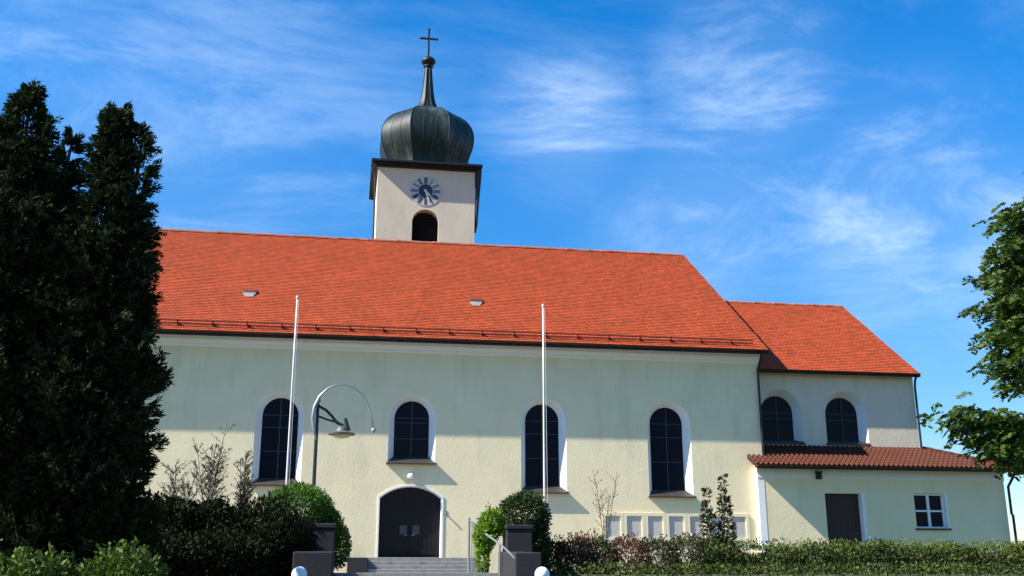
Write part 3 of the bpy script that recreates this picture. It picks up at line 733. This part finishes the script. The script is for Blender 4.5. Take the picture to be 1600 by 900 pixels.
def blob(center, rad, n, ll, lw, seed, amp=.22, shell=.35, up=.3, zmin=None):
    D = unit(rng.normal(size=(n, 3))); rr = lump(D, seed, amp=amp)*(1-shell*rng.random(n)**1.6)*(1+.05*rng.normal(size=n))
    P = np.array(center)+D*rr[:, None]*np.array(rad)
    dirs = unit(D*.8+rng.normal(size=(n, 3))*.75+np.array([0, 0, up]))
    if zmin is not None: k = P[:, 2] > zmin; P, dirs = P[k], dirs[k]
    m_ = len(P)
    return leaves(P, dirs, ll*rng.uniform(.6, 1.3, m_), lw*rng.uniform(.7, 1.2, m_))

def conifer(name, base, leaders, zlow, n_br, label, seed):
    """thuja: leaders are (x, y, z top, [(z, radius)...]); ascending branches carry flat scale sprays"""
    t = thing(name, base, label, 'tree', 'tall dark conifers')
    tr = MB(); LV = []
    r_ = np.random.default_rng(seed)
    for (lx, ly, lz, tab, share) in leaders:
        tz = np.array([q[0] for q in tab]); tv = np.array([q[1] for q in tab])
        pts = [(lerp(base[0], lx, q**.8), lerp(base[1], ly, q**.8), lerp(base[2], lz-.25, q)) for q in np.linspace(0, 1, 8)]
        tr.tube(pts, [.20*(1-.93*q)+.012 for q in np.linspace(0, 1, 8)], 8)
        nb = int(n_br*share)
        # more branches low down where the crown is wide
        zz = []
        while len(zz) < nb:
            q = r_.uniform(zlow, lz-.05)
            if r_.random() < .18+.82*np.interp(q, tz, tv)/tv.max(): zz.append(q)
        for z in zz:
            a = r_.uniform(0, 2*math.pi); rad = np.interp(z, tz, tv)
            wob = 1+.11*math.sin(3*a+z*1.7+seed)+.12*math.sin(z*4.1+a*2+seed*2)
            L_ = rad*wob*r_.uniform(.62, 1.08)
            el = r_.uniform(.25, .75)
            f = (z-base[2])/(lz-base[2]); ax = np.array([lerp(base[0], lx, f**.8), lerp(base[1], ly, f**.8), 0])
            z0 = z-L_*math.tan(el)*.75
            h = np.array([math.cos(a), math.sin(a), 0])
            ns = max(5, int(L_*11))
            tt = np.sort(r_.uniform(.30, 1.0, ns)); tt[-1] = 1
            P = ax+h*(tt*L_)[:, None]; P[:, 2] = z0+(z-z0)*tt**1.25
            d = unit(h+np.array([0, 0, 1])*(math.tan(el)*.9*tt[:, None]))
            d = unit(d+.45*r_.normal(size=(ns, 3)))
            LV.append((P, d, np.full(ns, .20+.14*r_.random())))
    P = np.concatenate([q[0] for q in LV]); D = np.concatenate([q[1] for q in LV]); Ls = np.concatenate([q[2] for q in LV])
    k = P[:, 2] > zlow-.25; P, D, Ls = P[k], D[k], Ls[k]
    out_ = []; m_ = len(P)
    sd = unit(np.cross(D, unit(rng.normal(size=(m_, 3)))))
    for f, sgn, ln in ((0, 0, 1.0), (.12, 1, .62), (.12, -1, .62), (.34, 1, .55), (.34, -1, .55), (.58, 1, .42), (.58, -1, .42)):
        b_ = P+D*(Ls*f)[:, None]; dd = unit(D+sd*sgn*.75+.12*rng.normal(size=(m_, 3)))
        out_.append(leaves(b_, dd, Ls*ln*rng.uniform(.8, 1.2, m_), Ls*.16))
    tr.build('trunk', M['bark'], t, smooth=True)
    quads('crown', np.concatenate(out_), M['conifer'], t)
    return t
conifer('conifer_tree', (-7.5, -21.6, .0), [
    (-7.34, -21.7, 12.05, [(3.0, 1.9), (6, 1.9), (8.5, 1.55), (9.5, 1.2), (10.4, .85), (11, .60), (11.5, .34), (11.8, .20), (12.1, .05)], .70),
    (-6.30, -21.9, 10.95, [(3.0, .9), (7, .9), (8.6, .62), (9.6, .32), (10.4, .18), (11, .03)], .22)], 3.05, 3000,
    'taller dark conifer cut off by the left edge of the view', 3)
conifer('conifer_tree', (-5.35, -22, .2), [
    (-5.38, -22, 11.6, [(.8, 1.45), (2.2, 1.45), (3.7, 1.38), (4.8, 1.30), (6.5, 1.16), (8.2, .98), (9.0, .70), (9.4, .50), (10.0, .44), (10.6, .34), (11.1, .28), (11.35, .18), (11.6, .04)], .76),
    (-4.78, -22.1, 11.15, [(6.0, .75), (8.5, .60), (9.3, .36), (10.0, .40), (10.6, .30), (11.1, .04)], .17)], .7, 3400,
    'dark conifer standing nearest the church, with ragged pointed top', 11)

def shrub(name, center, rad, n, ll, lw, m_, label, cat, seed, group=None, base=None, amp=.22, stems=5, flowers=None, up=.3, shell=.35, zmin=None, shoot=.22):
    bz = base if base is not None else zg(center[0], center[1])
    t = thing(name, (center[0], center[1], bz), label, cat, group)
    V = np.concatenate([blob(c, r_, k, ll, lw, seed+i, amp=amp, up=up, shell=shell, zmin=zmin) for i, (c, r_, k) in enumerate([(center, rad, n)] if not isinstance(n, list) else n)])
    ns = int(14+10*rad[0]); a_ = rng.uniform(0, 2*np.pi, ns); q_ = rng.random(ns)**.5*.85
    SP_ = []; SD_ = []
    for j in range(ns):
        c0 = n[j % len(n)][0] if isinstance(n, list) else center; r0 = n[j % len(n)][1] if isinstance(n, list) else rad
        b0 = np.array([c0[0]+math.cos(a_[j])*q_[j]*r0[0], c0[1]+math.sin(a_[j])*q_[j]*r0[1], c0[2]+r0[2]*math.sqrt(max(0, 1-q_[j]**2))*.97])
        tl = shoot*rng.uniform(.4, 1.2); td = np.array([rng.normal()*.3+.3*math.cos(a_[j])*q_[j], rng.normal()*.3, 1.0])
        for u in np.linspace(0, 1, 8): SP_.append(b0+td*tl*u); SD_.append(rng.normal(size=3)*.8+np.array([0, 0, .5]))
    if shoot > 0: V = np.concatenate([V, leaves(np.array(SP_), np.array(SD_), ll*rng.uniform(.5, 1.1, len(SP_)), lw)])
    nf = len(V)//4
    if flowers:
        fm, fn, fs = flowers
        V = np.concatenate([V, blob(center, (rad[0]*1.03, rad[1]*1.03, rad[2]*1.03), fn, fs, fs*.9, seed, amp=amp, shell=.08, zmin=zmin)])
    fo = quads('foliage', V, M[m_], t)
    if flowers:
        fo.data.materials.append(M[fm]); fo.data.polygons.foreach_set('material_index', [0]*nf+[1]*(len(fo.data.polygons)-nf))
    tr = MB(); r_ = random.Random(seed)
    for i in range(stems):
        a = r_.uniform(0, 6.28); q = r_.uniform(.2, .7)
        e = (center[0]+math.cos(a)*rad[0]*q, center[1]+math.sin(a)*rad[1]*q, center[2]+rad[2]*.3)
        mid = (lerp(center[0], e[0], .4), lerp(center[1], e[1], .4), lerp(bz, e[2], .6))
        tr.tube([(center[0]+.05*math.cos(a), center[1]+.05*math.sin(a), bz-.05), mid, e], [.03, .022, .01], 5)
    tr.build('stem', M['bark'], t)
    return t
# clipped bushes at the steps
shrub('round_bush', (-1.38, -13.4, 3.25), (.98, .95, .80), [((-1.38, -13.4, 3.25), (.98, .95, .80), 11000), ((-.62, -13.3, 2.75), (.55, .6, .7), 4500), ((-.22, -13.3, 2.35), (.34, .5, .62), 3000)], .085, .05, 'box',
      'round clipped green bush beneath the lamp post, behind left pier', 'bush', 21, 'clipped bushes at the steps', amp=.14, shoot=.07)
shrub('round_bush', (5.30, -12.9, 3.10), (.74, .75, .80), [((5.30, -12.9, 3.18), (.74, .75, .74), 8500), ((5.66, -12.9, 2.4), (.40, .6, .75), 3500)], .10, .045, 'yew',
      'dark rounded bush with tufted top behind the right pier', 'bush', 31, 'clipped bushes at the steps', amp=.2, shoot=.12)
shrub('lime_shrub', (4.05, -13.9, 2.72), (.38, .4, .55), [((4.22, -13.8, 2.95), (.33, .3, .36), 1300), ((3.98, -13.9, 2.6), (.30, .3, .40), 1300), ((3.90, -13.9, 2.05), (.16, .25, .45), 600)], .12, .06, 'lime',
      'bright yellow green shrub leaning on the railing', 'shrub', 41, amp=.3)
# dark shrubs in the shade of the conifers
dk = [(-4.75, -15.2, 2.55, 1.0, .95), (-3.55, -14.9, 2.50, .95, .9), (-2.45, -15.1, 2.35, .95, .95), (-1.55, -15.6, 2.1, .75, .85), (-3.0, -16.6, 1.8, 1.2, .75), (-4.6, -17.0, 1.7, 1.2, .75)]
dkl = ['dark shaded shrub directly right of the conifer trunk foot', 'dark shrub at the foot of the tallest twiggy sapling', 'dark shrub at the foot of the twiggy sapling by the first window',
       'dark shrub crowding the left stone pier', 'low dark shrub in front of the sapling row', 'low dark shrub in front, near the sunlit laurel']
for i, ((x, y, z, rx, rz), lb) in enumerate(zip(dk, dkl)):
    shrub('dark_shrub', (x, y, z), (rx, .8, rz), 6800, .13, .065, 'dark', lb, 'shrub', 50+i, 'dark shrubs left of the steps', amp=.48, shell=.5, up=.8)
# sunlit laurels near the camera
shrub('laurel_bush', (-4.95, -26, 1.40), (.66, .6, .46), 1500, .13, .065, 'laurel', 'sunlit leafy laurel bush in the bottom left corner', 'bush', 61, 'sunlit laurels under the conifers', amp=.35, up=.7)
shrub('laurel_bush', (-3.60, -25.8, 1.40), (.70, .6, .48), 1700, .13, .065, 'laurel', 'sunlit leafy laurel bush nearer the dark shrubs', 'bush', 62, 'sunlit laurels under the conifers', amp=.35, up=.7)

def sapling(name, base, height, spread, ntw, m_, leafn, ll, lw, label, seed, group, nst=3, cat='sapling', bare=.35, updir=.8, stemr=.016):
    t = thing(name, base, label, cat, group); r_ = random.Random(seed); tr = MB(); LP = []; LD = []
    for s_ in range(nst):
        a = r_.uniform(0, 6.28); k = spread*r_.uniform(.15, .55); hh = height*r_.uniform(.72, 1.0) if s_ else height
        e = Vector((base[0]+k*math.cos(a), base[1]+k*math.sin(a), base[2]+hh))
        pts = []
        for j in range(7):
            q = j/6; p = Vector(base).lerp(e, q); p.x += (k*math.cos(a))*(q*q-q)*.8+r_.uniform(-.03, .03); p.y += r_.uniform(-.03, .03); pts.append(p)
        tr.tube(pts, [stemr*(1-.8*j/6)+.003 for j in range(7)], 5)
        for w_ in range(ntw):
            q = r_.uniform(bare, .98); i = min(5, int(q*6)); p = pts[i].lerp(pts[i+1], q*6-i)
            b_ = r_.uniform(0, 6.28); ln = spread*r_.uniform(.25, .75)*(1.15-q*.6)
            d = Vector((math.cos(b_), math.sin(b_), updir*r_.uniform(.7, 1.6))).normalized()
            p2 = p+d*ln*.5+Vector((0, 0, .02)); p3 = p+d*ln+Vector((0, 0, .08*ln))
            tr.tube([p, p2, p3], [.006, .005, .003], 4)
            for c in range(leafn):
                u = r_.uniform(.2, 1); LP.append(p.lerp(p3, u)); LD.append(d+Vector((r_.gauss(0, .6), r_.gauss(0, .6), r_.gauss(.2, .5))))
    tr.build('stem', M['twig'], t)
    if LP:
        n = len(LP); quads('foliage', leaves(np.array(LP), np.array(LD), ll*rng.uniform(.6, 1.3, n), lw*rng.uniform(.7, 1.2, n)), M[m_], t)
    return t
G = 'twiggy saplings before the left window'
sapling('sapling', (-4.55, -14.6, 1.5), 3.0, 1.1, 34, 'olive', 12, .075, .024, 'shortest thin twiggy sapling beside the conifer', 71, G, nst=6)
sapling('sapling', (-3.75, -14.6, 1.5), 4.15, 1.0, 36, 'olive', 11, .075, .024, 'tallest thin twiggy sapling, left of the first window', 72, G, nst=6)
sapling('sapling', (-2.80, -14.6, 1.5), 3.4, .75, 40, 'olive', 12, .075, .024, 'narrow twiggy sapling overlapping the edge of the first window', 73, G, nst=6)
# right bed
sapling('bare_shrub', (8.00, -12, 1.5), 3.25, .95, 16, 'olive', 2, .08, .03, 'almost bare thin shrub left of the wall plaques', 81, None, nst=4, cat='shrub')
def rose_stem(x, y, h, seed, label):
    t = thing('climbing_rose', (x, y, 1.5), label, 'rose', 'tall leafy roses before the plaques'); r_ = random.Random(seed); tr = MB(); LP = []; LD = []
    for s_ in range(3):
        k = r_.uniform(-.22, .22) if s_ else .04; hh = h*(1 if s_ == 0 else r_.uniform(.55, .8))
        pts = [Vector((x+k*q+r_.uniform(-.03, .03), y+r_.uniform(-.04, .04), 1.5+hh*q)) for q in np.linspace(0, 1, 7)]
        tr.tube(pts, [.014, .013, .012, .010, .008, .006, .004], 5)
        for w_ in range(int(hh*85)):
            q = r_.random()**1.5; i = min(5, int(q*6)); p = pts[i].lerp(pts[i+1], q*6-i); a = r_.uniform(0, 6.28); wd = .09+.34*(1-q)**1.1
            for c in range(4): LP.append(p+Vector((math.cos(a), math.sin(a), r_.uniform(-.2, .5)))*wd*r_.random()); LD.append(Vector((math.cos(a), math.sin(a), r_.uniform(-.3, .8))))
    tr.build('stem', M['twig'], t); n = len(LP)
    quads('foliage', leaves(np.array(LP), np.array(LD), .11*rng.uniform(.6, 1.3, n), .065*rng.uniform(.7, 1.2, n)), M['rose'], t)
rose_stem(11.35, -12, 2.75, 5, 'leafy climbing rose in front of the rightmost plaques, shorter of the two')
rose_stem(11.92, -12, 3.15, 6, 'taller leafy climbing rose right of the wall plaques')
bed = [(6.2, 2.0, .75, .55, 'dark', None), (7.1, 2.0, .70, .62, 'redleaf', None), (7.75, 1.95, .62, .62, 'rose', ('petal', 90, .09)), (8.7, 1.95, .72, .68, 'redleaf', ('petal', 150, .09)),
       (9.7, 1.95, .70, .62, 'rose', ('petal', 170, .09)), (10.7, 2.0, .75, .72, 'rose', ('petal', 40, .09))]
bl = ['dark low shrub beside the white pole foot', 'reddish leaved shrub second in the bed after the flagpole', 'green rose bush left of the bare shrub with few blooms',
      'reddish rose bush with pink blooms under the first plaque', 'rose bush thick with pale pink blooms under the plaques', 'leafy green rose bush below the tall climbing roses']
for i, ((x, z, rx, rz, m_, fw), lb) in enumerate(zip(bed, bl)):
    shrub('rose_bush' if fw else 'low_shrub', (x, -12, z), (rx, .7, rz), 2600, .10, .055, m_, lb, 'rose bush' if fw else 'shrub', 90+i, 'low shrubs in the right flower bed', amp=.35, flowers=fw, up=.6)
# clipped hedge towards the right
hd = thing('hedge', (17, -12, 1.5), 'loose green hedge running along the annex to the right edge', 'hedge')
n = 34000; hx = rng.uniform(11.0, 24.5, n); top = 2.32+.10*np.sin(hx*2.3)+.07*np.sin(hx*5.1+1)+.05*np.sin(hx*11.7+2)+.09*np.sin(hx*.83+.5)+.06*np.sin(hx*3.7+2.2)
f = rng.random(n)**.6; hy = -12+rng.uniform(-.75, .75, n); hz = 1.2+(top-1.2)*f*np.clip(1.12-.35*np.abs(hy+12)**2, 0, 1)+rng.normal(size=n)*.05
P = np.stack([hx, hy, hz], 1); D = rng.normal(size=(n, 3))*.8+np.stack([np.zeros(n), (hy+12)*1.0, np.full(n, .5)], 1)
V1 = leaves(P, D, .11*rng.uniform(.6, 1.3, n), .06*rng.uniform(.7, 1.2, n))
sx = rng.uniform(11.2, 24.3, 420); SP = []; SDv = []
for x in sx:
    h_ = rng.uniform(.08, .38)
    for c in range(9): SP.append((x+rng.normal()*.03, -12+rng.uniform(-.5, .5), 2.28+h_*rng.random())); SDv.append(rng.normal(size=3)*.6+np.array([0, 0, .8]))
V2 = leaves(np.array(SP), np.array(SDv), .10, .05)
n = 9000; P3 = np.stack([rng.uniform(6.0, 24.5, n), rng.uniform(-14.2, -12.6, n), rng.uniform(1.25, 1.85, n)], 1)
V3 = leaves(P3, rng.normal(size=(n, 3))*.6+np.array([0, -.3, .6]), .11*rng.uniform(.6, 1.3, n), .055)
hf = quads('foliage', np.concatenate([V1, V3, V2]), M['hedge'], hd)
hf.data.materials.append(M['hedgetip']); k0 = (len(V1)+len(V3))//4
hf.data.polygons.foreach_set('material_index', [0]*k0+[1]*(len(hf.data.polygons)-k0))

# ------------------------------------------------------------------ deciduous tree at the right edge
dt = thing('deciduous_tree', (17.8, -23.5, 0), 'broad leafy green tree reaching in at the right edge', 'tree')
tr = MB(); r_ = random.Random(5); TP = Vector((17.8, -23.5, 0))
tr.tube([TP, TP+Vector((.05, 0, 1.5)), TP+Vector((-.05, .1, 3.2)), TP+Vector((.1, .1, 5.5)), TP+Vector((.0, 0, 8)), TP+Vector((.1, 0, 10.5))], [.36, .28, .24, .18, .11, .03], 10)
tips = [(14.2, -24, 8.55), (14.25, -24.1, 7.6), (14.15, -23.9, 6.6), (14.45, -24, 9.3), (14.45, -24.2, 8.8), (14.4, -24, 8.2), (14.35, -23.8, 7.5), (14.4, -24, 6.9), (14.0, -24, 6.35), (13.85, -24, 5.98), (14.9, -23.7, 9.6),
        (12.68, -24, 4.82), (12.95, -24.1, 4.95), (13.4, -23.8, 4.85), (13.0, -24, 4.45), (13.6, -24.1, 4.2), (13.9, -23.8, 4.85), (14.2, -24, 4.3), (14.5, -24, 3.95), (13.35, -24.2, 4.15)]
for i in range(210):
    a = r_.uniform(0, 6.28); z = r_.uniform(4.3, 11.5); rr = 3.9*math.sqrt(max(.05, 1-((z-7.6)/4.3)**2))*r_.uniform(.35, 1)
    p = (17.8+rr*math.cos(a), -23.5+rr*math.sin(a), z)
    if p[0] < 15.4 or (p[0] < 16.8 and z > 9.6) or (p[0] < 16.2 and 5.0 < z < 5.9): continue
    tips.append(p)
LPs = []; LDs = []
for k, tp in enumerate(tips):
    e = Vector(tp); zb = max(2.6, min(9.8, e.z-.35*(Vector((e.x, e.y, 0))-Vector((17.8, -23.5, 0))).length)); s0 = Vector((17.8, -23.5, zb))
    mid = s0.lerp(e, .55)+Vector((r_.uniform(-.15, .15), r_.uniform(-.15, .15), .25))
    pts = [s0, s0.lerp(mid, .5)+Vector((0, 0, .1)), mid, mid.lerp(e, .5), e]
    tr.tube(pts, [.07, .055, .04, .022, .008], 6)
    for c in range(60):
        q = r_.uniform(.62, 1.04); p = mid.lerp(e, (q-.55)/.45) if q > .55 else s0.lerp(mid, q/.55)
        p = p+Vector((r_.gauss(0, .14), r_.gauss(0, .22), r_.gauss(-.02, .11)))
        out_d = (e-s0).normalized()*.8+Vector((r_.gauss(0, .6), r_.gauss(0, .6), r_.uniform(-.7, .25)))
        out_d.normalize(); sd = out_d.cross(Vector((r_.gauss(0, .3), r_.gauss(0, .3), 1))).normalized()
        for j in range(6):      # a pinnate leaf: leaflets in pairs on a drooping midrib
            b_ = p+out_d*.055*j+Vector((0, 0, -.006*j*j))
            for sg in (-1, 1): LPs.append(b_); LDs.append(out_d*.5+sd*sg*.9+Vector((0, 0, -.15)))
n = len(LPs)
quads('crown', leaves(np.array(LPs), np.array(LDs), .16*rng.uniform(.6, 1.3, n), .085*rng.uniform(.8, 1.15, n)), M['tree'], dt)
tr.build('trunk', M['bark'], dt, smooth=True)
